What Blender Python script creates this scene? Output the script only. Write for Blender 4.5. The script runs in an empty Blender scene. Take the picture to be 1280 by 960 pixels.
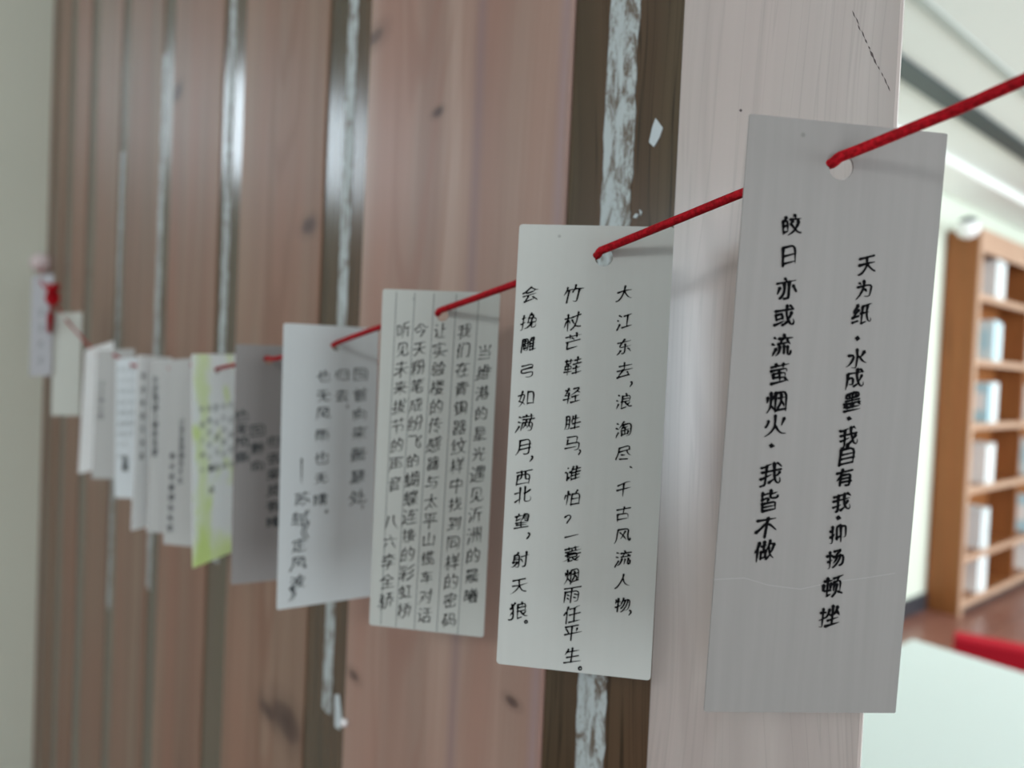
import bpy, bmesh, math, random
import numpy as np
from mathutils import Vector, Matrix
random.seed(7)
C = bpy.context.scene.collection
SC = bpy.context.scene
# ------------------------------------------------------------------ camera
F = 887.0
CAM = Vector((0.0, -0.208, 1.6))
# rows: world axes x, y, z written in camera coordinates
RW = Matrix(((0.62584, -0.04647, 0.77857), (0.77868, -0.01987, -0.62711), (0.04461, 0.99872, 0.02375)))
cd = bpy.data.cameras.new('camera'); cam = bpy.data.objects.new('camera', cd); C.objects.link(cam)
cam.matrix_world = Matrix.Translation(CAM) @ RW.to_4x4()
cd.sensor_width = 36.0; cd.lens = F / 1280.0 * 36.0
cd.clip_start = 0.01; cd.clip_end = 60
cd.dof.use_dof = True; cd.dof.focus_distance = 0.207; cd.dof.aperture_fstop = 8.0
SC.camera = cam
# ------------------------------------------------------------------ world, view
w = bpy.data.worlds.new('daylight'); SC.world = w; w.use_nodes = True
bgn = w.node_tree.nodes['Background']; bgn.inputs[0].default_value = (0.90, 0.97, 1.0, 1); bgn.inputs[1].default_value = 0.62
SC.view_settings.view_transform = 'Standard'; SC.view_settings.look = 'None'
SC.view_settings.gamma = 1.0; SC.view_settings.use_curve_mapping = False
SC.view_settings.exposure = 0.0
def area(name, loc, target, sx, sy, power, col=(1, 1, 1)):
    l = bpy.data.lights.new(name, 'AREA'); l.shape = 'RECTANGLE'; l.size = sx; l.size_y = sy
    l.energy = power; l.color = col
    o = bpy.data.objects.new(name, l); C.objects.link(o); o.location = loc
    o.rotation_euler = (Vector(target) - Vector(loc)).to_track_quat('-Z', 'Y').to_euler(); return o
area('daylight_opening', (3.8, -0.3, 1.75), (-0.5, -0.1, 1.6), 1.6, 2.0, 60, (0.93, 0.98, 1.0))
area('reading_room_side_fill', (3.9, 5.5, 1.6), (-2.2, 5.5, 1.9), 5.0, 2.4, 430, (0.90, 1.0, 1.03))  # added side fill to brighten ceiling, bookcase and cream wall; no window modelled
area('reading_room_overhead_fill', (-0.3, 4.2, 2.93), (-0.3, 4.2, 0), 1.6, 1.6, 25, (0.97, 1.0, 0.98))  # added overhead fill to lift the background; no fixture modelled
area('ceiling_panel_corridor', (1.3, -2.6, 2.93), (0.3, -0.6, 0.8), 1.0, 0.5, 34, (0.97, 1.0, 0.98))

def pray(px, py):
    return RW @ Vector(((px - 640) / F, -(py - 480) / F, -1.0))
def hit(px, py, axis, val):
    r = pray(px, py); return CAM + r * ((val - CAM[axis]) / r[axis])
# ------------------------------------------------------------------ materials
def mat(name, col, rough=0.6, spec=0.5, coat=0.0, emit=None, es=0.0):
    m = bpy.data.materials.new(name); m.use_nodes = True
    b = m.node_tree.nodes['Principled BSDF']
    b.inputs['Base Color'].default_value = (*col, 1); b.inputs['Roughness'].default_value = rough
    b.inputs['Specular IOR Level'].default_value = spec; b.inputs['Coat Weight'].default_value = coat
    b.inputs['Coat Roughness'].default_value = 0.12
    if emit: b.inputs['Emission Color'].default_value = (*emit, 1); b.inputs['Emission Strength'].default_value = es
    return m
class NT:
    def __init__(s, m): s.t = m.node_tree; s.b = s.t.nodes['Principled BSDF']
    def n(s, typ, **kw):
        o = s.t.nodes.new(typ)
        for k, v in kw.items():
            if k.startswith('i_'): o.inputs[int(k[2:]) if k[2:].isdigit() else k[2:]].default_value = v
            else: setattr(o, k, v)
        return o
    def l(s, a, b): s.t.links.new(a, b)
    def math(s, op, a, b=None, c=None):
        o = s.n('ShaderNodeMath', operation=op)
        for i, v in enumerate((a, b, c)):
            if v is None: continue
            if isinstance(v, (int, float)): o.inputs[i].default_value = v
            else: s.l(v, o.inputs[i])
        return o.outputs[0]
    def mix(s, fac, a, b, mode='MIX'):
        o = s.n('ShaderNodeMix', data_type='RGBA', blend_type=mode)
        for i, v in ((0, fac), (6, a), (7, b)):
            if isinstance(v, (int, float)): o.inputs[i].default_value = v
            elif isinstance(v, tuple): o.inputs[i].default_value = (*v, 1)
            else: s.l(v, o.inputs[i])
        return o.outputs[2]
    def ramp(s, fac, *stops):
        o = s.n('ShaderNodeValToRGB'); e = o.color_ramp.elements
        while len(e) < len(stops): e.new(0.5)
        for q, (p, c) in zip(e, stops):
            q.position = p; q.color = (*c, 1) if isinstance(c, tuple) else (c, c, c, 1)
        s.l(fac, o.inputs[0]); return o.outputs[0]
    def noise(s, vec, scale, detail=4, rough=0.55, dist=0.0):
        o = s.n('ShaderNodeTexNoise'); o.inputs['Scale'].default_value = scale; o.inputs['Detail'].default_value = detail
        o.inputs['Roughness'].default_value = rough; o.inputs['Distortion'].default_value = dist
        s.l(vec, o.inputs['Vector']); return o.outputs['Fac']
    def mapv(s, vec, scale=(1, 1, 1), loc=(0, 0, 0)):
        o = s.n('ShaderNodeMapping'); o.inputs['Scale'].default_value = scale; o.inputs['Location'].default_value = loc
        s.l(vec, o.inputs['Vector']); return o.outputs[0]
    def bump(s, h, strength, dist=0.001):
        o = s.n('ShaderNodeBump'); o.inputs['Strength'].default_value = strength; o.inputs['Distance'].default_value = dist
        s.l(h, o.inputs['Height']); s.l(o.outputs[0], s.b.inputs['Normal'])
def wood(name, light, dark, red, seed, rough=0.5, knots=(), arch=None, streaks=(), coat=0.0, fine=1.0, spec=.22, lines=0, tone=1.0):
    """vertical grain along z; arch=(x, width, z0) gives the cathedral figure; knots=(x, z, r)"""
    light, dark, red = [tuple(v * tone * (.985, .99, .97)[i] for i, v in enumerate(c)) for c in (light, dark, red)]
    m = mat(name, light, rough, spec, coat); N = NT(m)
    tc = N.n('ShaderNodeTexCoord').outputs['Object']
    sp = N.n('ShaderNodeSeparateXYZ'); N.l(tc, sp.inputs[0]); X, Z = sp.outputs[0], sp.outputs[2]
    wrp = N.noise(N.mapv(tc, (9, 9, 3.2), (seed, 5, 2)), 1.0, 2, .5)
    cmb = N.n('ShaderNodeCombineXYZ'); N.l(N.math('ADD', X, N.math('MULTIPLY', N.math('SUBTRACT', wrp, .5), .05)), cmb.inputs[0]); N.l(sp.outputs[1], cmb.inputs[1]); N.l(Z, cmb.inputs[2])
    tc0, tc = tc, cmb.outputs[0]
    g1 = N.noise(N.mapv(tc, (34, 34, 1.3), (seed, 0, seed)), 1.0, 4, 0.5, 0.8)
    g2 = N.noise(N.mapv(tc, (260 * fine, 260, 4), (seed, 3, 0)), 1.0, 3, 0.6)
    big = N.noise(N.mapv(tc, (18, 18, 2.4), (seed * 2, 0, seed)), 1.0, 2, 0.5)
    col = N.mix(N.ramp(g1, (0.30, 0.15), (0.62, 1.0)), dark, light)
    col = N.mix(N.math('MULTIPLY', N.ramp(big, (0.40, 0.0), (0.62, 1.0)), 0.7), col, red)
    if arch:
        ax, aw, az = arch
        u = N.math('DIVIDE', N.math('SUBTRACT', X, ax), aw)
        par = N.math('ADD', N.math('MULTIPLY', N.math('MULTIPLY', u, u), -1.0), N.math('MULTIPLY', N.math('SUBTRACT', Z, az), 6.0))
        par = N.math('ADD', par, N.math('MULTIPLY', N.noise(N.mapv(tc, (20, 20, 5), (seed, 1, 1)), 1.0, 2), 1.4))
        wv = N.math('SINE', N.math('MULTIPLY', par, 9.0))
        wv = N.ramp(N.math('ADD', N.math('MULTIPLY', wv, 0.5), 0.5), (0.55, 0.0), (1.0, 1.0))
        fall = N.ramp(N.math('ABSOLUTE', u), (0.5, 1.0), (1.2, 0.15))
        col = N.mix(N.math('MULTIPLY', N.math('MULTIPLY', wv, fall), 0.75), col, tuple(.55 * a + .45 * b for a, b in zip(dark, red)))
    for (sx, sw, sc, amt) in streaks:
        d = N.math('ABSOLUTE', N.math('SUBTRACT', N.math('ADD', X, N.math('MULTIPLY', N.math('SUBTRACT', big, .5), .006)), sx))
        k = N.ramp(N.math('DIVIDE', d, sw), (0.0, 1.0), (1.0, 0.0))
        col = N.mix(N.math('MULTIPLY', k, amt), col, sc)
    for (kx, kz, kr) in knots:
        dx = N.math('SUBTRACT', X, kx); dz = N.math('MULTIPLY', N.math('SUBTRACT', Z, kz), 2.0)
        d = N.math('SQRT', N.math('ADD', N.math('MULTIPLY', dx, dx), N.math('MULTIPLY', dz, dz)))
        d = N.math('ADD', d, N.math('MULTIPLY', N.math('SUBTRACT', g1, .5), kr * 1.6))
        k = N.ramp(N.math('DIVIDE', d, kr * 2.6), (0.0, 1.0), (0.35, 0.75), (0.5, 0.3), (1.0, 0.0))
        col = N.mix(N.math('MULTIPLY', k, 0.85), col, (0.035, 0.02, 0.02))
    col = N.mix(N.math('MULTIPLY', N.ramp(g2, (0.40, 0.0), (0.8, 1.0)), 0.16), col, dark)
    if lines:
        g3 = N.noise(N.mapv(tc, (170, 170, 3), (seed, 9, 0)), 1.0, 2, .5, .4)
        k = N.ramp(N.math('ABSOLUTE', N.math('SUBTRACT', N.math('FRACT', N.math('MULTIPLY', g3, 7.0)), .5)), (0.0, 1.0), (0.13, 0.0))
        col = N.mix(N.math('MULTIPLY', k, .8 * (lines if lines < 1 else 1)), col, tuple(x * (.72 if lines < 1 else .4) for x in dark))
    N.l(col, N.b.inputs['Base Color'])
    N.bump(g2, 0.08, 0.0004)
    return m
# ------------------------------------------------------------------ mesh helpers
def link(name, bm, m, parent=None, smooth=False, mx=None):
    me = bpy.data.meshes.new(name); bm.normal_update(); bm.to_mesh(me); bm.free()
    for mm in (m if isinstance(m, (list, tuple)) else [m]): me.materials.append(mm)
    if smooth:
        for p in me.polygons: p.use_smooth = True
    o = bpy.data.objects.new(name, me); C.objects.link(o)
    if parent: o.parent = parent
    if mx is not None: o.matrix_world = mx
    return o
def box(bm, x0, y0, z0, x1, y1, z1, bev=0.0):
    v = [bm.verts.new(p) for p in ((x0, y0, z0), (x1, y0, z0), (x1, y1, z0), (x0, y1, z0), (x0, y0, z1), (x1, y0, z1), (x1, y1, z1), (x0, y1, z1))]
    fs = [bm.faces.new([v[i] for i in f]) for f in ((0, 3, 2, 1), (4, 5, 6, 7), (0, 1, 5, 4), (1, 2, 6, 5), (2, 3, 7, 6), (3, 0, 4, 7))]
    if bev:
        es = list({e for f in fs for e in f.edges})
        bmesh.ops.bevel(bm, geom=es, offset=bev, segments=1, profile=0.5, affect='EDGES')
def bx(name, m, a, b, parent=None, bev=0.0):
    bm = bmesh.new(); box(bm, *a, *b, bev); return link(name, bm, m, parent)
def tube(bm, pts, r, seg=10, twist=0.0, ripple=0.0):
    rings = []
    n = len(pts)
    up = Vector((0, 0, 1))
    for i, p in enumerate(pts):
        t = (pts[min(i + 1, n - 1)] - pts[max(i - 1, 0)]).normalized()
        s = t.cross(up).normalized(); u = s.cross(t).normalized()
        rr = r[i] if isinstance(r, list) else r
        ring = []
        for k in range(seg):
            a = 2 * math.pi * k / seg
            q = rr * (1 + ripple * math.sin(a * 3 + i * twist))
            ring.append(bm.verts.new(p + (s * math.cos(a) + u * math.sin(a)) * q))
        rings.append(ring)
    for i in range(n - 1):
        for k in range(seg):
            bm.faces.new((rings[i][k], rings[i][(k + 1) % seg], rings[i + 1][(k + 1) % seg], rings[i + 1][k]))
    bm.faces.new(rings[0][::-1]); bm.faces.new(rings[-1])
def lathe(bm, prof, seg=20, mx=Matrix()):
    rings = [[bm.verts.new(mx @ Vector((r * math.cos(2 * math.pi * k / seg), r * math.sin(2 * math.pi * k / seg), z))) for k in range(seg)] for r, z in prof]
    for a, b in zip(rings, rings[1:]):
        for k in range(seg): bm.faces.new((a[k], a[(k + 1) % seg], b[(k + 1) % seg], b[k]))
    bm.faces.new(rings[0][::-1]); bm.faces.new(rings[-1])
def thing(name, label, cat, loc=(0, 0, 0), group=None):
    o = bpy.data.objects.new(name, None); C.objects.link(o); o.location = loc; o.empty_display_size = 0.05
    return tag(o, label, cat, group)
def tag(o, label, cat, group=None):
    o['label'] = label; o['category'] = cat
    if group: o['group'] = group
    return o
def structure(o): o['kind'] = 'structure'; return o
def root(name, loc=(0, 0, 0)):
    o = bpy.data.objects.new(name, None); C.objects.link(o); o.location = loc; return structure(o)

# ------------------------------------------------------------------ the room
M_cream = mat('cream_paint', (0.66, 0.67, 0.58), 0.7)
N = NT(M_cream); tc = N.n('ShaderNodeTexCoord').outputs['Object']
N.l(N.mix(N.noise(tc, 2.5, 3), (0.59, 0.63, 0.55), (0.65, 0.69, 0.60)), N.b.inputs['Base Color']); N.bump(N.noise(tc, 160, 2), 0.1, 0.001)
M_ceil = mat('ceiling_paint', (0.80, 0.83, 0.80), 0.7)
M_corn = mat('cornice_paint', (0.9, 0.92, 0.9), 0.5)
M_dark = mat('dark_slate_metal', (0.035, 0.055, 0.06), 0.45)
M_base = mat('dark_skirting', (0.03, 0.035, 0.045), 0.35)
M_tile = mat('reddish_floor_tile', (0.20, 0.085, 0.06), 0.3)
N = NT(M_tile); tc = N.n('ShaderNodeTexCoord').outputs['Object']
N.l(N.mix(N.noise(tc, 5, 4), (0.15, 0.055, 0.04), (0.27, 0.12, 0.09)), N.b.inputs['Base Color'])
M_grout = mat('floor_grout', (0.07, 0.04, 0.035), 0.8)
XW = -2.2
bm = bmesh.new()     # cream wall with the two window openings, in front of the partition
WINS = [(-1.0, -0.37, 2.10, 2.50), (-3.7, -2.45, 0.95, 2.3)]
ys = [-5.0, -3.7, -2.45, -1.0, -0.37, 9.0]
XR = -2.045
box(bm, XW - .01, 0.06, 0, XR, 9.0, 3.0)
for i in range(5):
    y0, y1 = ys[i], ys[i + 1]
    wn = [q for q in WINS if abs(q[0] - y0) < 1e-6]
    if wn:
        q = wn[0]; box(bm, XW - 0.15, y0, 0, XW, y1, q[2]); box(bm, XW - 0.15, y0, q[3], XW, y1, 3.0)
    else: box(bm, XW - 0.15, y0, 0, XW, y1, 3.0)
structure(link('wall_left', bm, M_cream))
M_frame = mat('white_window_frame', (0.75, 0.77, 0.77), 0.4)
M_pane = mat('daylit_pane', (0.8, 0.9, 1.0), 0.3, emit=(0.80, 0.92, 1.0), es=8.5)
for i, (y0, y1, z0, z1) in enumerate(WINS):
    wr = root('window_%d' % (i + 1), (XW, (y0 + y1) / 2, z0))
    bm = bmesh.new(); t = 0.045
    box(bm, -0.12, (y0 - y1) / 2, 0, -0.02, (y1 - y0) / 2, t); box(bm, -0.12, (y0 - y1) / 2, z1 - z0 - t, -0.02, (y1 - y0) / 2, z1 - z0)
    box(bm, -0.12, (y0 - y1) / 2, t, -0.02, (y0 - y1) / 2 + t, z1 - z0 - t); box(bm, -0.12, (y1 - y0) / 2 - t, t, -0.02, (y1 - y0) / 2, z1 - z0 - t)
    box(bm, -0.11, -0.02, t, -0.03, 0.02, z1 - z0 - t)
    link('window_frame', bm, M_frame, wr)
    for s in (-1, 1):
        a, b = sorted((s * 0.02, s * ((y1 - y0) / 2 - t)))
        bx('pane', M_pane, (-0.075, a, t), (-0.068, b, z1 - z0 - t), wr)
structure(bx('wall_right', M_cream, (-2.35, 9.0, 0), (4.0, 9.15, 3.0)))
structure(bx('ceiling', M_ceil, (-2.35, -5, 3.0), (4.0, 9.15, 3.1)))
# ceiling relief: cornice band, dark linear slot, panel joint with its thin shadow line put in as grey
structure(bx('trim_1', M_corn, (XR, 0.06, 2.95), (-1.74, 9.0, 3.0), None, 0.015))
structure(bx('trim_2', M_dark, (-1.475, 0.06, 2.985), (-1.375, 9.0, 3.0)))
structure(bx('trim_3', mat('ceiling_joint_shadow', (0.45, 0.49, 0.47), 0.6), (-1.16, 0.06, 2.992), (-1.125, 9.0, 3.0)))
structure(bx('baseboard_left', M_base, (XR, 0.06, 0), (XR + 0.02, 5.32, 0.12)))
fl = structure(bx('floor', M_grout, (-2.35, -5, -0.1), (4.0, 9.15, -0.004)))
tm = None
for ix in range(7):
    for iy in range(7):
        x, y = -2.2 + 0.6 * ix, 2.6 + 0.6 * iy
        if tm is None:
            bm = bmesh.new(); box(bm, 0.003, 0.003, -0.004, 0.597, 0.597, 0.0, 0.0015)
            o = link('floor_tile', bm, M_tile, fl); tm = o.data; o.location = (x, y, 0)
        else:
            o = bpy.data.objects.new('floor_tile', tm); C.objects.link(o); o.parent = fl; o.location = (x, y, 0)
bm = bmesh.new()
for ix in range(11):
    for iy in range(13):
        x, y = -2.2 + 0.6 * ix, -5.2 + 0.6 * iy
        if y > 2.55 or x > 3.9: continue
        box(bm, x + .003, y + .003, -.004, x + .597, y + .597, 0)
o = link('floor_tile_field', bm, M_tile, fl); o['kind'] = 'stuff'

# ------------------------------------------------------------------ plank partition (faces the camera, plane y = 0)
P = 0.24; S0 = 0.1672
def ux(u): return -(u * P - S0)
wall = root('wall_back', (0, 0, 0))
M_core = mat('partition_core', (0.05, 0.04, 0.03), 0.8)
bx('core_board', M_core, (XW, 0.012, 0), (-0.15, 0.06, 2.95), wall)
LT = (0.34, 0.235, 0.19); DK = (0.19, 0.115, 0.085); RD = (0.30, 0.165, 0.125)
K = 8
def wx(px): return hit(px, 200, 1, 0.0).x
GROOVE_PX = [(708, 845), (404, 457), (274, 302), (199, 214), (148, 159), (109, 120), (84, 92), (66, 71)]
grooves = [(wx(b_), wx(a_)) for a_, b_ in GROOVE_PX]        # (right edge, left edge) in metres
edges = [(wx(1117), grooves[0][0])] + [(grooves[i][1], grooves[i + 1][0]) for i in range(len(grooves) - 1)] + [(grooves[-1][1], XW)]
pm = {
    0: wood('pale_plank', (0.55, 0.50, 0.485), (0.37, 0.325, 0.315), (0.52, 0.445, 0.43), 3.1, 0.3, arch=(-0.146, 0.017, 1.40), lines=.28, fine=1.3, coat=0.85, spec=.5),
    1: wood('pink_plank', (0.46, 0.33, 0.275), (0.27, 0.165, 0.135), (0.40, 0.22, 0.175), 7.7, 0.42, tone=.86, arch=(-0.352, 0.035, 1.62),
            knots=((-0.412, 1.803, .010), (-0.333, 1.737, .004), (-0.248, 1.446, .004), (-0.405, 1.40, .006), (-0.37, 1.31, .008)),
            streaks=((-0.295, .007, (0.20, 0.14, 0.155), 0.6), (-0.232, .006, (0.30, 0.24, 0.27), 0.5))),
    2: wood('knotty_plank', (0.37, 0.255, 0.19), (0.22, 0.13, 0.09), (0.35, 0.18, 0.125), 12.3,  0.55,  tone=.78, arch=(-0.56, 0.04, 1.7),
            knots=((-0.505, 1.697, .010), (-0.512, 1.326, .022), (-0.55, 1.318, .012), (-0.575, 1.432, .013), (-0.56, 1.50, .01))),
    3: wood('brown_plank', (0.35, 0.23, 0.17), (0.21, 0.12, 0.085), (0.34, 0.17, 0.12), 17.9,  0.55,  tone=.78, knots=((-0.902, 1.902, .016),)),
    4: wood('tan_plank', (0.33, 0.24, 0.18), (0.20, 0.13, 0.095), (0.33, 0.18, 0.13), 23.0,  0.6, tone=.78),
}
pm[0].node_tree.nodes['Principled BSDF'].inputs['Coat Roughness'].default_value = 0.27
for i, (u0, u1) in enumerate(edges):
    x1, x0 = u0, max(u1, XW + 0.002)
    if x1 < XW + .02: continue
    m = pm.get(i) or pm[3 + (i % 2)]
    thick = 0.0019 if i == 0 else 0.012
    bx('plank', m, (x0, 0.0, 0.0), (x1, thick, 2.95), wall, 0.0006)
M_groove = wood('dark_batten', (0.095, 0.068, 0.040), (0.045, 0.034, 0.020), (0.10, 0.055, 0.032), 31.0, 0.24, streaks=((-0.196, .0012, (.03, .022, .018), .5),), coat=0.0, spec=.32, lines=1)
N = NT(M_groove)
M_tape = mat('torn_white_tape', (0.5, 0.55, 0.56), 0.55); N = NT(M_tape)
tc = N.n('ShaderNodeTexCoord').outputs['Object']
nz = N.noise(N.mapv(tc, (150, 1, 48)), 1.0, 7, 0.62, 1.3); n2 = N.noise(N.mapv(tc, (420, 1, 190)), 1.0, 4, 0.6, 2.0)
patch = N.math('ADD', N.math('MULTIPLY', nz, 0.75), N.math('MULTIPLY', n2, 0.3))
N.l(N.mix(N.ramp(patch, (0.44, 0.0), (0.57, 1.0)), (0.12, 0.095, 0.07), (0.43, 0.49, 0.50)), N.b.inputs['Base Color'])
N.bump(patch, 0.5, 0.001)
tapes = {0: (1.3, 2.2, 751, 788), 1: (1.36, 2.2, 427, 438), 2: (1.40, 2.2, 280, 288), 3: (1.3, 1.97, 195, 204), 4: (1.2, 1.90, 150, 154)}
for i, (u0, u1) in enumerate(grooves):
    x1, x0 = u0, max(u1, XW + .002)
    if x1 < XW + .02: continue
    bt = bx('batten', M_groove, (x0 + .0002, 0.0016, 0.0), (x1 - .0002, 0.0119, 2.95), wall)
    if i in tapes:
        z0, z1, pa, pb = tapes[i]; xm = (wx(pa) + wx(pb)) / 2; hw = abs(wx(pb) - wx(pa)) / 2
        bm = bmesh.new(); n = 150; rs = random.Random(i); L = []
        for q in range(n + 1):
            z = z0 + (z1 - z0) * q / n
            a = xm - hw + rs.uniform(-1, 1) * .00045; b = xm + hw + rs.uniform(-1, 1) * .0006
            L.append((bm.verts.new((a, 0.0012 + rs.uniform(-1, 1) * .00015, z)), bm.verts.new(((a + b) / 2, 0.0008 + rs.uniform(-1, 1) * .0003, z)), bm.verts.new((b, 0.0012, z)),
                      bm.verts.new((a, 0.0016, z)), bm.verts.new((b, 0.0016, z))))
        for A_, B_ in zip(L, L[1:]):
            bm.faces.new((A_[0], A_[1], B_[1], B_[0])); bm.faces.new((A_[1], A_[2], B_[2], B_[1]))
            bm.faces.new((A_[3], A_[0], B_[0], B_[3])); bm.faces.new((A_[2], A_[4], B_[4], B_[2]))
        o = link('tape_residue', bm, M_tape, bt); o['label'] = 'torn strip of white tape stuck down the dark groove'
# paint / paper chips on the wall
M_chip = mat('white_chip', (0.5, 0.57, 0.6), 0.5)
def chip(pts, parent, m=M_chip, y=0.0016, name='paper_chip', th=.0004, lab=None):
    bm = bmesh.new(); P3 = [hit(px, py, 1, y) for px, py in pts]
    f = bm.faces.new([bm.verts.new(p) for p in P3]); r = bmesh.ops.extrude_face_region(bm, geom=[f])
    bmesh.ops.translate(bm, verts=[v for v in r['geom'] if isinstance(v, bmesh.types.BMVert)], vec=(0, -th, 0))
    bmesh.ops.recalc_face_normals(bm, faces=bm.faces)
    o = link(name, bm, m, parent)
    if lab: o['label'] = lab
    return o
chip([(820, 148), (829, 160), (825, 172), (818, 184), (812, 178), (816, 160)], wall, lab='small torn white paper chip on the dark batten')
chip([(795, 267), (799, 268), (796, 273), (792, 272)], wall)
chip([(800, 262), (803, 265), (801, 270)], wall)
chip([(419, 868), (424, 868), (428, 900), (425, 912), (419, 908)], wall)
M_crack = mat('crack', (0.09, 0.075, 0.075), 0.9)
rs = random.Random(5)
for t in [i / 11 for i in range(12)]:
    cx, cy = 1067 + 43 * t + rs.uniform(-1, 1), 18 + 92 * t
    ln = rs.uniform(2.5, 6); wd = (0.6 + 1.3 * math.exp(-((t - .55) * 4) ** 2)) * rs.uniform(.6, 1.1)
    chip([(cx - ln * .35 - wd * .5, cy - ln), (cx + wd * .6, cy - ln * .3), (cx + ln * .35 + wd * .5, cy + ln), (cx - wd * .7, cy + ln * .2)], wall, M_crack, 0.0, 'crack', .00005)
for (px, py, r) in ((926, 138, 2.2),):
    chip([(px - r, py), (px, py - r), (px + r, py), (px, py + r)], wall, M_crack, 0.0, 'nail_hole', .00005)
bm = bmesh.new(); p = hit(434, 902, 1, 0.0)
lathe(bm, [(.0016, 0), (.0026, .0012), (.0026, .003), (.0016, .0042)], 12, Matrix.Translation(p) @ Matrix.Rotation(math.pi / 2, 4, 'X'))
tag(link('push_pin', bm, mat('white_plastic', (.8, .8, .82), .3), None, True), 'small white push pin low on the plank wall beside a groove', 'pin')
# ------------------------------------------------------------------ bookcase, table, bench, lamp in the reading room
M_oak = wood('orange_brown_veneer', (0.29, 0.115, 0.04), (0.17, 0.06, 0.02), (0.28, 0.10, 0.035), 41.0, 0.35, fine=.1)
M_edge = wood('edge_sheen_wood', (0.52, 0.33, 0.24), (0.42, 0.26, 0.18), (0.47, 0.29, 0.21), 43.0, 0.35, fine=.1)  # sheen on the shelf fronts is put into this paler wood colour
bc = thing('bookcase', 'tall open orange-brown wooden bookcase with painted sheen on shelf edges by the cream wall', 'bookcase', (-2.0, 5.33, 0))
def B(name, m, a, b): return bx(name, m, tuple(a[i] - (-2.0, 5.33, 0)[i] for i in range(3)), tuple(b[i] - (-2.0, 5.33, 0)[i] for i in range(3)), bc, 0.002)
XF, XB, Y0, Y1 = -1.83, -2.025, 5.33, 8.68
H = 2.70
B('side_panel', M_oak, (XB, Y0, 0.0), (XF, Y0 + .035, H))
B('side_panel', M_oak, (XB, Y1 - .035, 0.0), (XF, Y1, H))
for yd in (6.43, 7.55): B('divider', M_oak, (XB, yd, 0.08), (XF, yd + .035, H - .04))
B('back_panel', M_oak, (XB - .012, Y0, 0), (XB, Y1, H))
B('top_panel', M_oak, (XB, Y0 + .035, H - .04), (XF, Y1 - .035, H))
B('plinth', mat('dark_plinth', (.05, .045, .045), .4), (XB, Y0 + .035, 0), (XF - .02, Y1 - .035, .08))
B('fascia', M_edge, (XF, Y0, H - .16), (XF + .012, Y1, H))
B('fascia', M_edge, (XF, Y0, 0.0), (XF + .012, Y0 + .05, H - .16))
shz = [0.10, 0.42, 0.90, 1.35, 1.80, 2.25]
for z in shz:
    for ya, yb in ((Y0 + .035, 6.43), (6.465, 7.55), (7.585, Y1 - .035)):
        B('shelf', M_oak, (XB, ya, z - .03), (XF - .001, yb, z))
    B('shelf_edge', M_edge, (XF, Y0 + .05, z - .045), (XF + .012, Y1, z + .003))
M_page = mat('book_pages', (.8, .8, .76), .7)
covers = [mat('cover_' + n, c, .35) for n, c in (('white', (.90, .93, .94)), ('pale_blue', (.50, .78, .90)), ('ice_blue', (.70, .88, .95)), ('grey_white', (.78, .84, .88)))]
CN = ['white', 'pale blue', 'ice blue', 'grey-white']
rows = ['bottom', 'second lowest', 'third lowest', 'third from top', 'second from top', 'top']
rs = random.Random(3)
def book(x, y, z, wd, th, ht, ci, label, group):
    t = thing('book', label, 'book', (x, y, z), group)
    bm = bmesh.new(); box(bm, -wd, 0, 0, 0, .004, ht); box(bm, -wd, th - .004, 0, 0, th, ht); box(bm, -.004, .004, 0, 0, th - .004, ht)
    link('cover', bm, covers[ci], t)
    bx('pages', M_page, (-wd + .006, .004, .006), (-.004, th - .004, ht - .006), t)
    if ci in (1, 2):
        bx('cover_panel', covers[0 if ci == 1 else 1], (-wd * .8, -.0015, ht * .3), (-wd * .15, 0, ht * .75), t)
    return t
plan = [[0, 3, 0], [3, 0, 2], [0, 3, 0], [1, 0, 3], [2, 1, 0], [0, 3, 0]]
for r, z in enumerate(shz):
    for col, yb in ((0, 5.74), (1, 6.86)):
        y = yb + rs.uniform(-.03, .03)
        for j in range(3):
            ci = plan[r][j] if col == 0 else plan[(r + 2) % 6][j]
            th = rs.uniform(.04, .06)
            book(XF - .008 - rs.uniform(0, .01), y, z, .175, th, rs.uniform(.27, .30), ci,
                 '%s book, %s of three, %s shelf, %s bay of bookcase' % (CN[ci], ('nearest', 'middle', 'farthest')[j], rows[r], ('nearer', 'farther')[col]),
                 'books standing in the bookcase')
            y += th + .003
# white table
M_table = mat('white_table_top', (0.68, 0.76, 0.75), 0.5)
tb = thing('table', 'white-topped table beyond the plank wall in front of the red bench', 'table', (0.15, 1.3, 0))
TX0, TX1, TY0, TY1 = -0.975, 1.3, 0.25, 2.35
bx('tabletop', M_table, (TX0 - .15, TY0 - 1.3, .72), (TX1 - .15, TY1 - 1.3, .75), tb, .004)
for x in (TX0 + .08, TX1 - .08):
    for y in (TY0 + .08, TY1 - .08):
        bx('leg', M_frame, (x - .025 - .15, y - .025 - 1.3, 0), (x + .025 - .15, y + .025 - 1.3, .72), tb, .003)
M_red = mat('red_fabric', (0.42, 0.006, 0.02), 0.7, .2)
pa, pb = hit(1192, 787, 2, .5), hit(1280, 804, 2, .5)
bn = thing('bench', 'long bright red padded bench behind the white table', 'bench', (pa.x, pa.y, 0)); bn.rotation_euler = (0, 0, math.atan2(pb.y - pa.y, pb.x - pa.x))
bx('seat', M_red, (0, -.10, .36), (2.4, 0.0, .50), bn, .012)
for x in (.1, 1.2, 2.3): bx('leg', M_dark, (x - .02, -.07, 0), (x + .02, -.03, .36), bn, .002)
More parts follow.
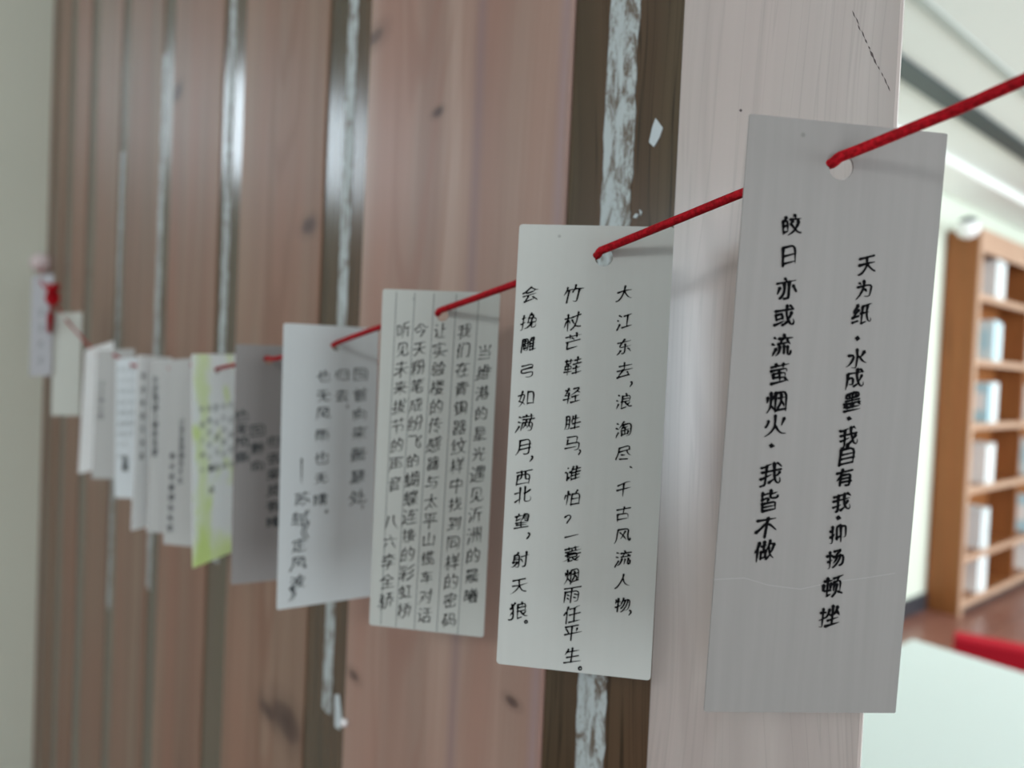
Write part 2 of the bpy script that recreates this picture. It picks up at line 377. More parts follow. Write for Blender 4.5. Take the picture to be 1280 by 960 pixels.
# round lamp by the top of the bookcase
lp = hit(1210, 284, 1, 5.15)
la = thing('hanging_lamp', 'small white round lamp hanging on a thin rod before the bookcase top', 'lamp', (lp.x, lp.y, lp.z))
M_glob = mat('opal_plastic', (.85, .85, .86), .3)
bm = bmesh.new(); lathe(bm, [(.012, -.075), (.045, -.062), (.068, -.03), (.075, 0), (.068, .02), (.055, .03)], 20); link('globe', bm, M_glob, la, True)
bm = bmesh.new(); lathe(bm, [(.05, .03), (.052, .05), (.02, .07)], 20); link('cap', bm, M_dark, la, True)
bm = bmesh.new(); tube(bm, [Vector((0, 0, .06)), Vector((0, 0, 3.0 - lp.z - .0))], .004, 8); link('rod', bm, M_dark, la)

# ------------------------------------------------------------------ the cards
# pen strokes of each character: the middle line of the built-in typeface's outline, cut into strokes
GN = 150
def raster(ch):
    cu=bpy.data.curves.new('glyph_outline','FONT'); cu.body=ch; cu.size=1; cu.resolution_u=6
    ob=bpy.data.objects.new('glyph_outline',cu); C.objects.link(ob)
    dg=bpy.context.evaluated_depsgraph_get()
    me=ob.to_mesh()
    V=np.array([v.co[:2] for v in me.vertices])
    if len(V)==0: return None
    me.calc_loop_triangles()
    tr=[list(t.vertices) for t in me.loop_triangles]
    img=np.zeros((GN,GN),bool)
    P=(V-np.array([-0.0,-0.12]))*GN*0.95
    P[:,0]+=4
    for t in tr:
        a,b,c=P[t[0]],P[t[1]],P[t[2]]
        x0,x1=int(max(0,min(a[0],b[0],c[0]))),int(min(GN-1,max(a[0],b[0],c[0])+1))
        y0,y1=int(max(0,min(a[1],b[1],c[1]))),int(min(GN-1,max(a[1],b[1],c[1])+1))
        X,Y=np.meshgrid(np.arange(x0,x1+1),np.arange(y0,y1+1))
        def e(p,q): return (q[0]-p[0])*(Y-p[1])-(q[1]-p[1])*(X-p[0])
        e1,e2,e3=e(a,b),e(b,c),e(c,a)
        m=((e1>=0)&(e2>=0)&(e3>=0))|((e1<=0)&(e2<=0)&(e3<=0))
        img[y0:y1+1,x0:x1+1]|=m
    ob.to_mesh_clear(); bpy.data.objects.remove(ob); bpy.data.curves.remove(cu)
    return img
def thin(img):
    im=img.astype(np.uint8).copy(); im[0]=im[-1]=0; im[:,0]=im[:,-1]=0
    while True:
        ch=0
        for s in (0,1):
            p=np.pad(im,1)
            P2,P3,P4,P5,P6,P7,P8,P9=p[:-2,1:-1],p[:-2,2:],p[1:-1,2:],p[2:,2:],p[2:,1:-1],p[2:,:-2],p[1:-1,:-2],p[:-2,:-2]
            L=[P2,P3,P4,P5,P6,P7,P8,P9,P2]
            B=sum(L[:8]); A=sum(((L[i]==0)&(L[i+1]==1)) for i in range(8))
            if s==0: c=(P2*P4*P6==0)&(P4*P6*P8==0)
            else: c=(P2*P4*P8==0)&(P2*P6*P8==0)
            d=(im==1)&(B>=2)&(B<=6)&(A==1)&c
            im[d]=0; ch+=d.sum()
        if ch==0: break
    return im
def trace(im):
    pts=set(map(tuple,np.argwhere(im)))
    def nb(p):
        r=[]
        for d in ((0,1),(1,0),(0,-1),(-1,0)):
            q=(p[0]+d[0],p[1]+d[1])
            if q in pts:r.append(q)
        for d in ((1,1),(1,-1),(-1,1),(-1,-1)):
            q=(p[0]+d[0],p[1]+d[1])
            if q in pts and (p[0],q[1]) not in pts and (q[0],p[1]) not in pts:r.append(q)
        return r
    NBR={p:nb(p) for p in pts}
    nodes={p for p in pts if len(NBR[p])!=2}
    edges=[];seen=set()
    for n in nodes:
        for q in NBR[n]:
            if (n,q) in seen: continue
            path=[n,q];seen.add((n,q))
            while path[-1] not in nodes:
                a=[r for r in NBR[path[-1]] if r!=path[-2]]
                if not a: break
                path.append(a[0])
            seen.add((path[-1],path[-2]))
            edges.append(path)
    used={p for e in edges for p in e}|nodes
    for p in list(pts):
        if p not in used:
            path=[p];used.add(p)
            while True:
                a=[r for r in NBR[path[-1]] if r not in used]
                if not a:break
                path.append(a[0]);used.add(a[0])
            path.append(p)
            edges.append(path)
    return edges,nodes,NBR
def strokes(ch):
    img=raster(ch)
    if img is None or not img.any(): return None
    sk=thin(img); edges,nodes,NBR=trace(sk)
    R=7.0
    # junction clusters
    jn=[n for n in nodes if len(NBR[n])>=3]
    cl=[]
    for n in jn:
        for c in cl:
            if any((n[0]-m[0])**2+(n[1]-m[1])**2<R*R for m in c): c.append(n);break
        else: cl.append([n])
    # merge clusters
    cc=[np.mean(c,axis=0) for c in cl]
    def cid(p):
        for i,c in enumerate(cl):
            if p in c:return i
        return -1
    E=[]
    for e in edges:
        a,b=cid(e[0]),cid(e[-1]); L=len(e)
        if a>=0 and a==b and L<R*2.2: continue
        if (a<0)!=(b<0) and L<8: continue
        if a<0 and b<0 and L<2: continue
        P=[np.array(p,float) for p in e]
        k=4
        if a>=0:
            P=[cc[a]]+(P[k:] if len(P)>k+1 else P[-1:])
        if b>=0:
            P=(P[:-k] if len(P)>k+1 else P[:1])+[cc[b]]
        E.append([P,a,b])
    def dirn(P,end):
        Q=P if end==0 else P[::-1]
        i=min(len(Q)-1,12)
        v=Q[i]-Q[0]; n=np.linalg.norm(v)
        return v/(n+1e-9)
    for ci in range(len(cl)):
        while True:
            ends=[(k,s) for k,e in enumerate(E) for s in (0,1) if e[1+s]==ci]
            best=None
            for i in range(len(ends)):
                for j in range(i+1,len(ends)):
                    if ends[i][0]==ends[j][0]: continue
                    d=np.dot(dirn(E[ends[i][0]][0],ends[i][1]),dirn(E[ends[j][0]][0],ends[j][1]))
                    if d<-0.82 and (best is None or d<best[0]): best=(d,ends[i],ends[j])
            if best is None:break
            _,(k1,s1),(k2,s2)=best
            e1,e2=E[k1],E[k2]
            P1=e1[0] if s1==1 else e1[0][::-1]; o1=e1[1] if s1==1 else e1[2]
            P2=e2[0] if s2==0 else e2[0][::-1]; o2=e2[2] if s2==0 else e2[1]
            E=[e for k,e in enumerate(E) if k not in(k1,k2)]+[[P1+P2[1:],o1,o2]]
    out=[]
    def dp(P,eps):
        if len(P)<3:return P
        a,b=P[0],P[-1];ab=b-a;n=np.linalg.norm(ab)
        if n<1e-6: d=[np.linalg.norm(p-a) for p in P]
        else: d=[abs(ab[0]*(p[1]-a[1])-ab[1]*(p[0]-a[0]))/n for p in P]
        i=int(np.argmax(d))
        if d[i]<eps:return [a,b]
        return dp(P[:i+1],eps)[:-1]+dp(P[i:],eps)
    for P,a,b in E:
        Q=[np.array([p[1],p[0]]) for p in dp(P,1.6)]   # x,y (y up)
        # split at sharp corners other than top-right
        cur=[Q[0]];segs=[]
        for i in range(1,len(Q)-1):
            u=Q[i]-Q[i-1];v=Q[i+1]-Q[i];cur.append(Q[i])
            if np.linalg.norm(u)>14 and np.linalg.norm(v)>14:
                cs=np.dot(u,v)/np.linalg.norm(u)/np.linalg.norm(v)
                if cs<0.45:
                    # orient: want u coming rightwards and v going down -> keep
                    keep=(u[0]>0.5*abs(u[1]) and v[1]<0) or (v[0]<-0.5*abs(v[1]) and u[1]>0)
                    if not keep: segs.append(cur);cur=[Q[i]]
        cur.append(Q[-1]);segs.append(cur)
        for s in segs:
            L=sum(np.linalg.norm(s[i+1]-s[i]) for i in range(len(s)-1))
            if L<5: continue
            # writing direction: top->bottom or left->right
            d=s[-1]-s[0]
            rev = (d[0]-1.3*d[1])<0
            if rev: s=s[::-1]
            out.append(s)
    return out
GL = {}
def circ(cx, cy, r, n=9): return [(cx + r * math.cos(a * 2 * math.pi / n + 1.2), cy + r * math.sin(a * 2 * math.pi / n + 1.2)) for a in range(n + 1)]
PUNC = {'，': [[(28, 38), (34, 36), (32, 28), (26, 20)]], '。': [circ(32, 32, 5.5)], '、': [[(27, 36), (37, 28)]], '·': [[(26, 32), (38, 31)]],
        '—': [[(32, 66), (31, -2)]], '.': [[(30, 30), (35, 26)]]}
def glyph(ch):
    if ch in PUNC: return PUNC[ch]
    if ch not in GL:
        s = strokes(ch); s.sort(key=lambda q: -(q[0][1]) + 0.3 * q[0][0])
        GL[ch] = [[(float(p[0]) / 150 * 64, float(p[1]) / 150 * 64) for p in q] for q in s]
    return GL[ch]
def ribbon(bm, pts, w, z, rs):
    Q = [Vector(p) for p in pts]
    for _ in range(2):      # soften the corners a little
        N_ = [Q[0]]
        for a, b in zip(Q, Q[1:]):
            L = (b - a).length
            if L < w * 1.2: N_.append((a + b) / 2); continue
            N_ += [a.lerp(b, .2), a.lerp(b, .8)]
        N_.append(Q[-1]); Q = N_
    R = [Q[0]]
    for p in Q[1:]:
        if (p - R[-1]).length > w * .35: R.append(p)
    if len(R) < 2: R = [Q[0], Q[-1] + Vector((w * .5, -w * .3))]
    n = len(R); tot = sum((R[i + 1] - R[i]).length for i in range(n - 1)) + 1e-9
    acc = 0; prev = None; k0 = rs.uniform(.85, 1.15); endw = rs.choice((.2, .35, .9))
    for i in range(n):
        if i: acc += (R[i] - R[i - 1]).length
        t = acc / tot
        d = (R[min(i + 1, n - 1)] - R[max(i - 1, 0)]).normalized(); nn = Vector((-d.y, d.x))
        wd = w * .5 * k0 * ((1.35 - 1.8 * t) if t < .25 else (.9 if t < .55 else .9 + (endw - .9) * (t - .55) / .45))
        if abs(d.x) > .8: wd *= .82
        a, b = bm.verts.new((*(R[i] + nn * wd), z)), bm.verts.new((*(R[i] - nn * wd), z))
        if prev: bm.faces.new((prev[0], prev[1], b, a))
        else:
            c = bm.verts.new((*(R[i] - d * wd * .9), z)); bm.faces.new((c, b, a))
        prev = (a, b)
    c = bm.verts.new((*(R[-1] + d * wd * .9), z)); bm.faces.new((prev[0], prev[1], c))
def write_char(bm, ch, cx, cy, sx, sy, w, z, rs, rise=.13, slant=0.0):
    ph = rs.uniform(0, 6); rot = rs.uniform(-.05, .05); k = rs.uniform(.93, 1.06)
    am = 0 if ch in '。·—' else 1
    if ch == '·': w *= 1.8
    sx *= 1.14; sy *= 1.12; w *= 1.28
    for st in glyph(ch):
        P_ = []
        ox, oy = rs.uniform(-.018, .018) * am, rs.uniform(-.018, .018) * am
        for (a, b) in st:
            x, y = a / 64 - .5 + ox, b / 64 - .5 + oy
            x += am * .022 * math.sin(y * 7 + ph); y += am * (.02 * math.sin(x * 8 + ph * 2) + rise * x); x += slant * y
            x, y = x * math.cos(rot) - y * math.sin(rot), x * math.sin(rot) + y * math.cos(rot)
            P_.append((cx + x * sx * k, cy + y * sy * k))
        if am and len(P_) > 1 and ch not in '，、':       # the pen overshoots a little at the end of a stroke
            a, b = Vector(P_[-2]), Vector(P_[-1]); e = (b - a).normalized() * sx * rs.uniform(0, .09); P_[-1] = tuple(b + e)
        ribbon(bm, P_, w, z, rs)
M_ink = mat('black_ink', (0.004, 0.004, 0.005), 0.9, 0.08)
M_ink2 = mat('grey_ink', (0.045, 0.055, 0.06), 0.9, 0.1)
def paper(name, col, streak=0.05, rough=0.45, spots=True, sc=(300, 12, 1)):
    m = mat(name, col, rough, .2); N = NT(m); tc = N.n('ShaderNodeTexCoord').outputs['Object']
    g = N.noise(N.mapv(tc, sc), 1.0, 4, .6); b = N.noise(N.mapv(tc, (40, 25, 1)), 1.0, 3)
    c = N.mix(N.ramp(g, (.35, 0.), (.7, 1.)), tuple(x * (1 - streak) for x in col), tuple(min(1, x * (1 + streak)) for x in col))
    c = N.mix(N.math('MULTIPLY', b, streak * 2), c, tuple(x * .8 for x in col))
    if spots:
        v = N.n('ShaderNodeTexVoronoi'); v.inputs['Scale'].default_value = 130; N.l(tc, v.inputs['Vector'])
        dens = N.ramp(N.noise(N.mapv(tc, (60, 60, 1), (3, 1, 0)), 1.0, 2), (.57, 0.), (.62, 1.))
        k = N.math('MULTIPLY', N.ramp(v.outputs['Distance'], (.05, 1.), (.10, 0.)), dens)
        c = N.mix(N.math('MULTIPLY', k, .8), c, (.05, .05, .05))
    N.l(c, N.b.inputs['Base Color']); N.bump(g, .05, .0002)
    return m
def glow_through(m, fac):
    N = NT(m); out = [n for n in m.node_tree.nodes if n.type == 'OUTPUT_MATERIAL'][0]
    tr = N.n('ShaderNodeBsdfTranslucent'); mx = N.n('ShaderNodeMixShader'); mx.inputs[0].default_value = fac
    src = N.b.inputs['Base Color']
    if src.is_linked: N.l(src.links[0].from_socket, tr.inputs[0])
    else: tr.inputs[0].default_value = src.default_value
    N.l(N.b.outputs[0], mx.inputs[1]); N.l(tr.outputs[0], mx.inputs[2]); N.l(mx.outputs[0], out.inputs[0])
CARDS = {
'n': {'R': [[0.53989, 0.03012, 0.84119], [0.84162, -0.00285, -0.54006], [-0.01387, 0.99954, -0.02689]], 'C': [-0.09003, -0.0331, 1.58911], 'w': 0.05218, 'h': 0.15},
'm': {'R': [[0.73348, -0.01218, 0.67961], [0.6797, 0.02003, -0.73322], [-0.00468, 0.99973, 0.02297]], 'C': [-0.16939, -0.03931, 1.57367], 'w': 0.05172, 'h': 0.15},
'l': {'R': [[0.73482, 0.02027, 0.67795], [0.67821, -0.01024, -0.7348], [-0.00796, 0.99974, -0.02127]], 'C': [-0.26202, -0.03925, 1.55659], 'w': 0.05222, 'h': 0.15},
'k': {'R': [[0.12979, -0.00885, 0.9915], [0.99149, -0.00939, -0.12988], [0.01045, 0.99992, 0.00756]], 'C': [-0.3579, -0.04374, 1.54287], 'w': 0.05187, 'h': 0.15},
'j': {'R': [[0.21462, -0.00633, 0.97668], [0.9766, -0.01267, -0.21469], [0.01373, 0.9999, 0.00347]], 'C': [-0.44318, -0.0402, 1.53203], 'w': 0.052, 'h': 0.15},
'i': {'R': [[-0.59106, -0.00396, 0.80662], [0.80624, -0.03397, 0.59061], [0.02507, 0.99941, 0.02327]], 'C': [-0.53508, -0.05128, 1.52484], 'w': 0.04778, 'h': 0.15},
'h': {'R': [[0.84731, -0.07531, 0.52574], [0.5284, 0.01971, -0.84877], [0.05356, 0.99697, 0.0565]], 'C': [-0.60886, -0.04809, 1.51874], 'w': 0.05194, 'h': 0.15},
'g': {'R': [[0.89218, -0.10462, 0.4394], [0.44366, 0.0205, -0.89596], [0.08472, 0.9943, 0.06471]], 'C': [-0.66172, -0.05222, 1.51866], 'w': 0.05196, 'h': 0.15},
'f': {'R': [[-0.67089, -0.03773, 0.74059], [0.74068, 0.01433, 0.6717], [-0.03596, 0.99919, 0.01833]], 'C': [-0.68505, -0.06111, 1.5206], 'w': 0.0463, 'h': 0.15},
'e': {'R': [[0.87479, -0.08662, 0.47669], [0.47825, -0.00311, -0.87822], [0.07755, 0.99624, 0.0387]], 'C': [-0.84175, -0.0473, 1.51728], 'w': 0.05155, 'h': 0.15},
'd': {'R': [[0.7939, -0.09945, 0.59986], [0.60466, 0.02509, -0.79609], [0.06412, 0.99473, 0.08006]], 'C': [-0.92969, -0.05131, 1.52523], 'w': 0.05201, 'h': 0.15},
'c': {'R': [[0.87312, -0.29083, 0.39125], [0.42524, 0.06191, -0.90296], [0.23838, 0.95477, 0.17773]], 'C': [-0.94813, -0.06579, 1.5322], 'w': 0.05287, 'h': 0.15},
'b': {'R': [[0.80341, -0.07953, 0.59009], [0.59212, 0.00248, -0.80584], [0.06263, 0.99683, 0.04909]], 'C': [-1.21177, -0.06548, 1.57554], 'w': 0.052, 'h': 0.15},
'a': {'R': [[0.90051, -0.07073, 0.42905], [0.4302, 0.0012, -0.90273], [0.06333, 0.9975, 0.03151]], 'C': [-1.25568, -0.09353, 1.63073], 'w': 0.052, 'h': 0.15}}
class Card:
    def __init__(s, key, m, label, hole, hr=.003, rc=.0012, th=.00045):
        d = dict(CARDS[key]); s.th = th; q = {'c': 1.07, 'f': 1.05, 'd': .985}.get(key, 1.0)
        d['C'] = tuple(CAM + (Vector(d['C']) - CAM) * q); s.w, s.h = d['w'] * q, d['h'] * q
        R = Matrix(d['R']); s.mx = Matrix.Translation(d['C']) @ R.to_4x4(); s.inv = s.mx.inverted(); s.key = key
        if isinstance(hole[0], (int, float)) and abs(hole[0]) > 1: hx, hy = s.loc(*hole)
        else: hx, hy = hole
        s.hole = (hx, hy); s.hr = hr
        bm = bmesh.new(); outer = []
        for cx, cy, a0 in ((s.w / 2 - rc, s.h / 2 - rc, 0), (-s.w / 2 + rc, s.h / 2 - rc, 90), (-s.w / 2 + rc, -s.h / 2 + rc, 180), (s.w / 2 - rc, -s.h / 2 + rc, 270)):
            for q in range(5):
                a = math.radians(a0 + q * 22.5); outer.append((cx + rc * math.cos(a), cy + rc * math.sin(a)))
        inner = [(hx + hr * math.cos(-2 * math.pi * q / 24), hy + hr * math.sin(-2 * math.pi * q / 24)) for q in range(24)]
        es = []
        for L in (outer, inner):
            vs = [bm.verts.new((x, y, -th / 2)) for x, y in L]
            es += [bm.edges.new((vs[i], vs[(i + 1) % len(vs)])) for i in range(len(vs))]
        r = bmesh.ops.triangle_fill(bm, edges=es, use_beauty=True)
        fs = [f for f in r['geom'] if isinstance(f, bmesh.types.BMFace)]
        r = bmesh.ops.extrude_face_region(bm, geom=fs)
        bmesh.ops.translate(bm, verts=[v for v in r['geom'] if isinstance(v, bmesh.types.BMVert)], vec=(0, 0, th))
        bmesh.ops.recalc_face_normals(bm, faces=bm.faces)
        s.o = link('bookmark_card', bm, m, None, False, s.mx)
        tag(s.o, label, 'card', 'cards strung on the red cord')
    def loc(s, px, py):
        r = s.inv.to_3x3() @ pray(px, py); c = s.inv @ CAM; t = -c.z / r.z; q = c + r * t; return q.x, q.y
    def world(s, x, y, z=0): return s.mx @ Vector((x, y, z))
    def scale(s, px, py):
        x, y = s.loc(px, py); q = s.mx @ Vector((x, y, 0)) - CAM
        depth = -(RW.transposed() @ q).z; return depth / F
    def write(s, chars, x0, y0, x1, y1, size, w, m, ys=None, asp=1.0, rise=.13, seed=1, name='handwriting', punc=1.0, slant=0.0):
        """column of characters between two pixel positions of the photograph, laid on the card's own plane"""
        rs = random.Random(seed); bm = bmesh.new(); n = len(chars)
        for i, ch in enumerate(chars):
            t = i / max(1, n - 1); py = ys[i] if ys else y0 + (y1 - y0) * t
            px = x0 + (x1 - x0) * ((py - y0) / (y1 - y0) if y1 != y0 else 0)
            if isinstance(px, tuple): px = px[0]
            lx, ly = s.loc(px, py); k = s.scale(px, py) * size
            if ch in '，。、': lx += k * .5
            kk = k * rs.uniform(.93, 1.07)
            write_char(bm, ch, lx, ly, kk * asp, kk, w * k, s.th / 2 + .00012, rs, rise, slant)
        o = link(name, bm, m, s.o); return o
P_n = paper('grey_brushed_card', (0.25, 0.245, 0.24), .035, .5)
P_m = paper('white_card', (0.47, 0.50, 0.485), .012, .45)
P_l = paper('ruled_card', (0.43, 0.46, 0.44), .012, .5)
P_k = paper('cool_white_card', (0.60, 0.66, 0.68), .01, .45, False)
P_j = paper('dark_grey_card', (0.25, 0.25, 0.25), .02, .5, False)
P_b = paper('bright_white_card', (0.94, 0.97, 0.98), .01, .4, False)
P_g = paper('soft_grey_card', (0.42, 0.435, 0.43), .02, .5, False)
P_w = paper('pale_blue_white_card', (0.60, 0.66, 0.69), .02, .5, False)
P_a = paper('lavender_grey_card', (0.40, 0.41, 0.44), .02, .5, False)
cards = {}
# nearest: grey card, two columns
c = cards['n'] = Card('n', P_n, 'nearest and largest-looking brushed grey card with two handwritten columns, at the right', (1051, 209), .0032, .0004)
c.write('天为纸·水成墨·我自有我·抑扬顿挫', 1083, 330, 1036, 769, 25, .115, M_ink,
        [330, 361, 392, 423, 447, 472, 501, 523, 545, 568, 596, 627, 647, 666, 697, 732, 769], rise=.26, seed=11, asp=1.0)
c.write('皎日亦或流萤烟火·我皆不做', 989, 281, 955, 687, 27, .11, M_ink,
        [281, 318, 360, 394, 431, 466, 501, 531, 557, 591, 625, 658, 687], rise=.24, seed=12)
# crease scratch across the lower part
bm = bmesh.new(); pr = None; pts = [(889, 724), (930, 722), (960, 731), (1000, 736), (1040, 727), (1080, 722), (1118, 716)]
for px, py in pts:
    x, y = c.loc(px, py); a, b = bm.verts.new((x, y + .00006, c.th / 2 + .00006)), bm.verts.new((x, y - .00006, c.th / 2 + .00006))
    if pr: bm.faces.new((pr[0], pr[1], b, a))
    pr = (a, b)
link('crease', bm, mat('crease_line', (.33, .325, .32), .5), c.o)
# second: white card, three columns
c = cards['m'] = Card('m', P_m, 'white card with three handwritten columns, second nearest, hanging over a dark groove', (755, 322), .0030)
c.write('大江东去，浪淘尽、千古风流人物，', 781, 366, 778, 765, 20, .085, M_ink,
        [366, 401, 433, 462, 478, 501, 536, 566, 583, 611, 641, 668, 697, 725, 755, 763], seed=21, rise=.3, slant=.06)
c.write('竹杖芒鞋轻胜马，谁怕？一蓑烟雨任平生。', 716, 367, 715, 818, 20.5, .085, M_ink,
        [367, 401, 426, 457, 493, 527, 553, 564, 591, 622, 650, 669, 692, 719, 742, 767, 790, 818, 834], seed=22, rise=.3, slant=.06)
c.write('会挽雕弓如满月，西北望，射天狼。', 663, 367, 648, 762, 20.5, .085, M_ink,
        [367, 401, 430, 463, 497, 528, 558, 572, 596, 618, 650, 668, 699, 731, 762, 776], seed=23, rise=.3, slant=.06)
# third: ruled card
c = cards['l'] = Card('l', P_l, 'ruled off-white card densely written in five columns, third nearest', (553, 394), .0027)
L = [('当维港的星光遇见沂洲的晨曦', 606, 440, 589, 744), ('我们在青铜器纹样中找到同样的密码', 581, 413, 562, 774),
     ('让实验楼的传感器与太平山缆车对话', 551, 413, 531, 768), ('今天粉笔成纷飞的蝴蝶连接的彩虹桥', 526, 412, 506, 762),
     ('听见未来拔节的声音', 505, 412, 494, 604), ('八六李全骄', 489, 652, 483, 750)]
for i, (t, a, b, cc, d) in enumerate(L): c.write(t, a, b, cc, d, 19.5, .062, M_ink, seed=30 + i, asp=.9, rise=.22, slant=.06)
bm = bmesh.new()
for (xa, ya, xb, yb) in ((496, 363, 476, 782), (519, 364, 495, 785), (543, 365, 518, 788), (571, 366, 546, 791), (599, 368, 572, 794)):
    pr = None
    for t in (0.004, .5, .996):
        x, y = c.loc(xa + (xb - xa) * t, ya + (yb - ya) * t); a, b = bm.verts.new((x + .00016, y, c.th / 2 + .00005)), bm.verts.new((x - .00016, y, c.th / 2 + .00005))
        if pr: bm.faces.new((pr[0], pr[1], b, a))
        pr = (a, b)
link('ruled_line', bm, mat('rule_ink', (.10, .12, .12), .6), c.o)
# fourth
c = cards['k'] = Card('k', P_k, 'cool white card turned to the right, fourth nearest, with blurred columns ending in a signature', (421, 433), .0026)
c.write('回首向来萧瑟处，', 451, 467, 446, 634, 16.5, .085, M_ink2, [467, 493, 517, 541, 568, 595, 621, 634], asp=1.15, seed=41)
c.write('归去，', 428, 468, 427, 510, 16.5, .085, M_ink2, [468, 494, 508], asp=1.15, seed=42)
c.write('也无风雨也无晴。', 405, 470, 400, 640, 16.5, .085, M_ink2, [470, 494, 516, 543, 572, 597, 624, 640], asp=1.15, seed=43)
c.write('—', 377, 589, 377, 589, 28, .06, M_ink2, seed=44)
c.write('苏轼《定风波》', 377, 624, 371, 741, 18, .085, M_ink2, [623, 648, 665, 681, 703, 727, 741], asp=1.15, seed=45)
# fifth
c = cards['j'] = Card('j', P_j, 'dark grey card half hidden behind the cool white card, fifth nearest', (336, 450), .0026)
c.write('也无风雨', 302, 519, 303, 571, 15, .11, M_ink2, asp=1.2, seed=51)
c.write('回首向', 322, 537, 322, 582, 15, .11, M_ink2, asp=1.2, seed=52)
c.write('归去来处有晴', 343, 552, 342, 652, 15, .11, M_ink2, asp=1.2, seed=53)
# sixth: green and white
P_i = mat('green_washed_card', (.8, .88, .9), .45); N = NT(P_i); tc = N.n('ShaderNodeTexCoord').outputs['Object']
sp = N.n('ShaderNodeSeparateXYZ'); N.l(tc, sp.inputs[0]); X, Y = sp.outputs[0], sp.outputs[1]
nz = N.noise(N.mapv(tc, (60, 45, 1)), 1.0, 3); wob = N.math('MULTIPLY', N.math('SUBTRACT', nz, .5), .03)
band = N.ramp(N.math('ABSOLUTE', N.math('ADD', N.math('ADD', X, .0135), wob)), (.002, 1.), (.008, 0.))
bot = N.ramp(N.math('ADD', N.math('ADD', Y, .075), wob), (.004, 1.), (.022, 0.))
blot = N.ramp(N.noise(N.mapv(tc, (45, 28, 1), (2, 5, 0)), 1.0, 2), (.56, 0.), (.66, 1.))
g = N.math('MINIMUM', N.math('ADD', N.math('ADD', N.math('MULTIPLY', band, .55), N.math('MULTIPLY', bot, .7)), N.math('MULTIPLY', blot, .6)), .9)
N.l(N.mix(g, (.93, .97, .98), (.78, .91, .48)), N.b.inputs['Base Color'])
M_ink3 = mat('faded_ink', (.25, .29, .30), .9, .1)
glow_through(P_i, .7); glow_through(P_b, .5); glow_through(P_k, .2)
c = cards['i'] = Card('i', P_i, 'bright white card washed with lime green watercolour, sixth nearest, leaning at its foot', (272, 463), .0026)
T5 = ['风流人物千古', '浪淘尽大江东', '星光遇见晨曦', '也无风雨也晴', '水成墨我有我']
for i, t in enumerate(T5):
    x = 252 + i * 9; c.write(t[:5 + (i % 2)], x, 512 - i * 1.5, x + 1, 588 - i * 2, 8.5, .09, M_ink3, asp=1.2, seed=60 + i)
c.write('萤火', 264, 585, 264, 612, 9, .15, M_ink2, asp=1.3, seed=66)
# the further cards
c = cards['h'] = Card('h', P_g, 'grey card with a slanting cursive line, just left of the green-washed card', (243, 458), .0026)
c.write('江东去浪淘尽千古', 228, 528, 226, 600, 9, .13, M_ink2, seed=71); c.write('纸水成墨我自有我', 216, 570, 213, 660, 9, .13, M_ink2, seed=72)
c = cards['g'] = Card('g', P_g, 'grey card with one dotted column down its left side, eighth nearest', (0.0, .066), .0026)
c.write('千古风流人物西北望', 195, 475, 194, 565, 10, .16, M_ink2, seed=73)
c = cards['f'] = Card('f', P_b, 'narrow bright white card showing past the left of the column-marked grey card', (0.0, .066), .0026)
c.write('我自有我天为纸', 179, 470, 177, 570, 8, .12, M_ink2, seed=74)
c = cards['e'] = Card('e', P_w, 'pale bluish white card with faint writing, tenth nearest', (0.0, .066), .0026)
for i, x in enumerate((151, 158, 166)): c.write('大江东去浪淘尽千古'[:9 - i], x, 462, x - 1, 570 - i * 14, 8, .10, M_ink3, seed=75 + i)
c.write('苏轼', 157, 574, 157, 584, 10, .2, M_ink2, seed=79)
c = cards['d'] = Card('d', P_g, 'greenish grey card overlapping a bright tilted one, eleventh nearest', (0.0, .066), .0026)
c.write('火不做日我', 128, 480, 126, 520, 7, .12, M_ink2, seed=80)
c = cards['c'] = Card('c', P_b, 'bright white card with a tilted top edge, twelfth nearest', (0.0, .066), .0026)
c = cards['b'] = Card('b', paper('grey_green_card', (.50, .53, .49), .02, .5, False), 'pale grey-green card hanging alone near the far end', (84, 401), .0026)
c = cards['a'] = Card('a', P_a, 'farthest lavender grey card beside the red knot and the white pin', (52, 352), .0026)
c.write('日月水火', 52, 390, 51, 450, 10, .07, M_ink2, seed=81)

# ------------------------------------------------------------------ the red cord, threaded through every hole
M_cord = mat('red_cord', (0.40, 0.004, 0.010), 0.75, .15); N = NT(M_cord); tc = N.n('ShaderNodeTexCoord').outputs['Object']
N.l(N.mix(N.ramp(N.noise(tc, 900, 3), (.4, 0.), (.65, 1.)), (.24, .002, .006), (.46, .006, .015)), N.b.inputs['Base Color'])
N.bump(N.noise(tc, 1500, 2), .4, .0003)
def at_depth(px, py, z): return CAM + pray(px, py) * z
def dep(q): return -(RW.transposed() @ (q - CAM)).z
CR = .00135
pts = [at_depth(1560, -25, .112), at_depth(1280, 100, .147), at_depth(1160, 152, .163)]
def thread(c, first=(-.45, .25)):
    hx, hy = c.hole; r = c.hr
    f = c.world(hx + r * first[0] * .9, hy + r * (first[1] * 2.0 + .12), c.th / 2 + CR * 1.15)
    return f, c.world(hx - r * .75, hy + r * .25, 0), c.world(hx - r * 1.3, hy + r * .2, -c.th / 2 - CR * 1.2)
order = 'nmlkjihgfedcba'
side = {'n': (924, 243), 'm': (643, 355), 'l': (478, 408), 'k': (346, 448)}
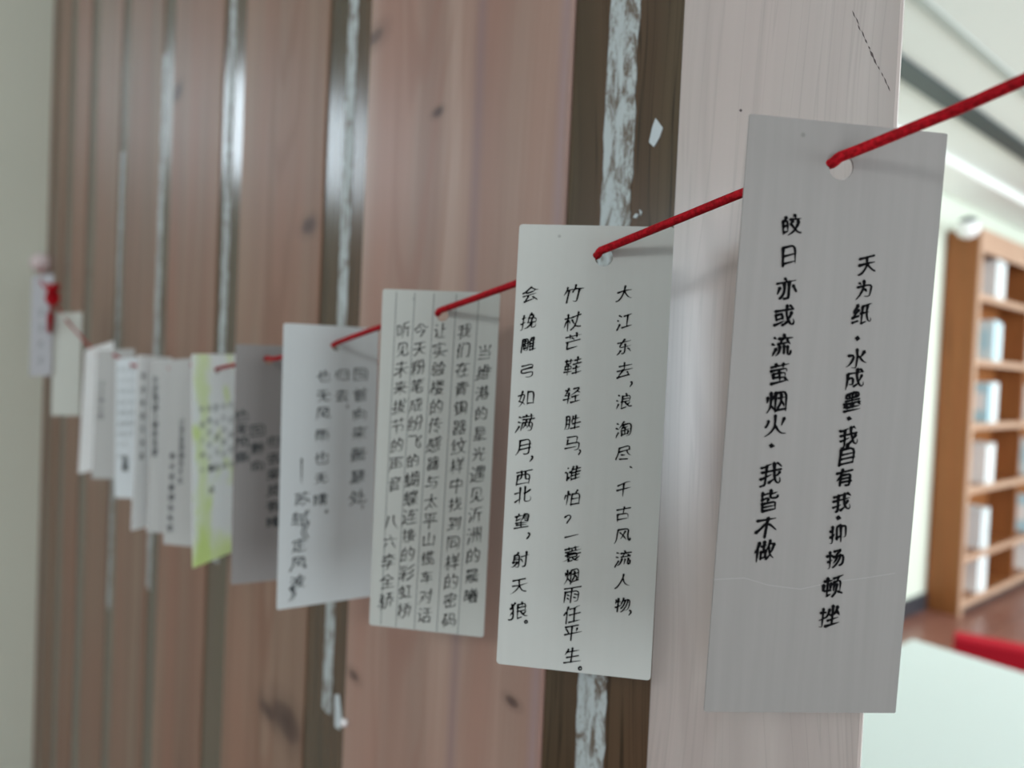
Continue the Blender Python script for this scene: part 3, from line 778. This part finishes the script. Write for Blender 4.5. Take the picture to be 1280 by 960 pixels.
for i, k in enumerate(order):
    a, b, d = thread(cards[k])
    pts += [a, b, d]
    if k in side:
        nxt = cards[order[i + 1]].world(*cards[order[i + 1]].hole); z = d.lerp(nxt, .42)
        pts.append(at_depth(*side[k], dep(d) + (dep(nxt) - dep(d)) * .45))
PIN = hit(50, 330, 0, XW)
pts.append(PIN + Vector((.02, 0, 0)))
# smooth
def smooth(P_, per=6):
    out = []
    n = len(P_)
    for i in range(n - 1):
        p0, p1, p2, p3 = P_[max(i - 1, 0)], P_[i], P_[i + 1], P_[min(i + 2, n - 1)]
        L = (p2 - p1).length
        m1 = (p2 - p0).normalized() * min(L, (p1 - p0).length + 1e-5) if i else (p2 - p1)
        m2 = (p3 - p1).normalized() * min(L, (p3 - p2).length + 1e-5)
        k = per if L > .006 else 3
        for j in range(k):
            t = j / k; out.append((2 * t ** 3 - 3 * t * t + 1) * p1 + (t ** 3 - 2 * t * t + t) * m1 + (-2 * t ** 3 + 3 * t * t) * p2 + (t ** 3 - t * t) * m2)
    out.append(P_[-1]); return out
SP = smooth(pts)
bm = bmesh.new(); tube(bm, SP, CR, 12, 1.1, .035)
cord = tag(link('red_cord', bm, M_cord, None, True), 'thin red braided cord threaded through the holes of all the cards', 'cord')
# knot and loose tail by the farthest card
kp = at_depth(66, 366, 1.036)
bm = bmesh.new(); K3 = []
for i in range(60):
    t = i / 59 * 2 * math.pi * 1.0
    K3.append(kp + Vector((math.sin(t) + 2 * math.sin(2 * t), -math.sin(3 * t) * 1.0, math.cos(t) - 2 * math.cos(2 * t))) * .0048)
tube(bm, K3, .0042, 8)
link('knot', bm, M_cord, cord, True)
bm = bmesh.new(); tube(bm, [kp, kp + Vector((.006, -.002, -.012)), kp + Vector((.010, -.003, -.034)), kp + Vector((.004, -.003, -.058))], [.005, .0055, .0045, .003], 8)
link('tail', bm, M_cord, cord, True)
bm = bmesh.new(); T_ = Matrix.Translation(PIN) @ Matrix.Rotation(math.pi / 2, 4, 'Y')
lathe(bm, [(.006, 0), (.008, .01), (.02, .016), (.026, .03), (.022, .045), (.01, .052)], 16, T_)
tag(link('wall_pin', bm, mat('pinkish_plastic', (.75, .66, .68), .25), None, True), 'round pinkish white pin holding the far end of the cord', 'pin')
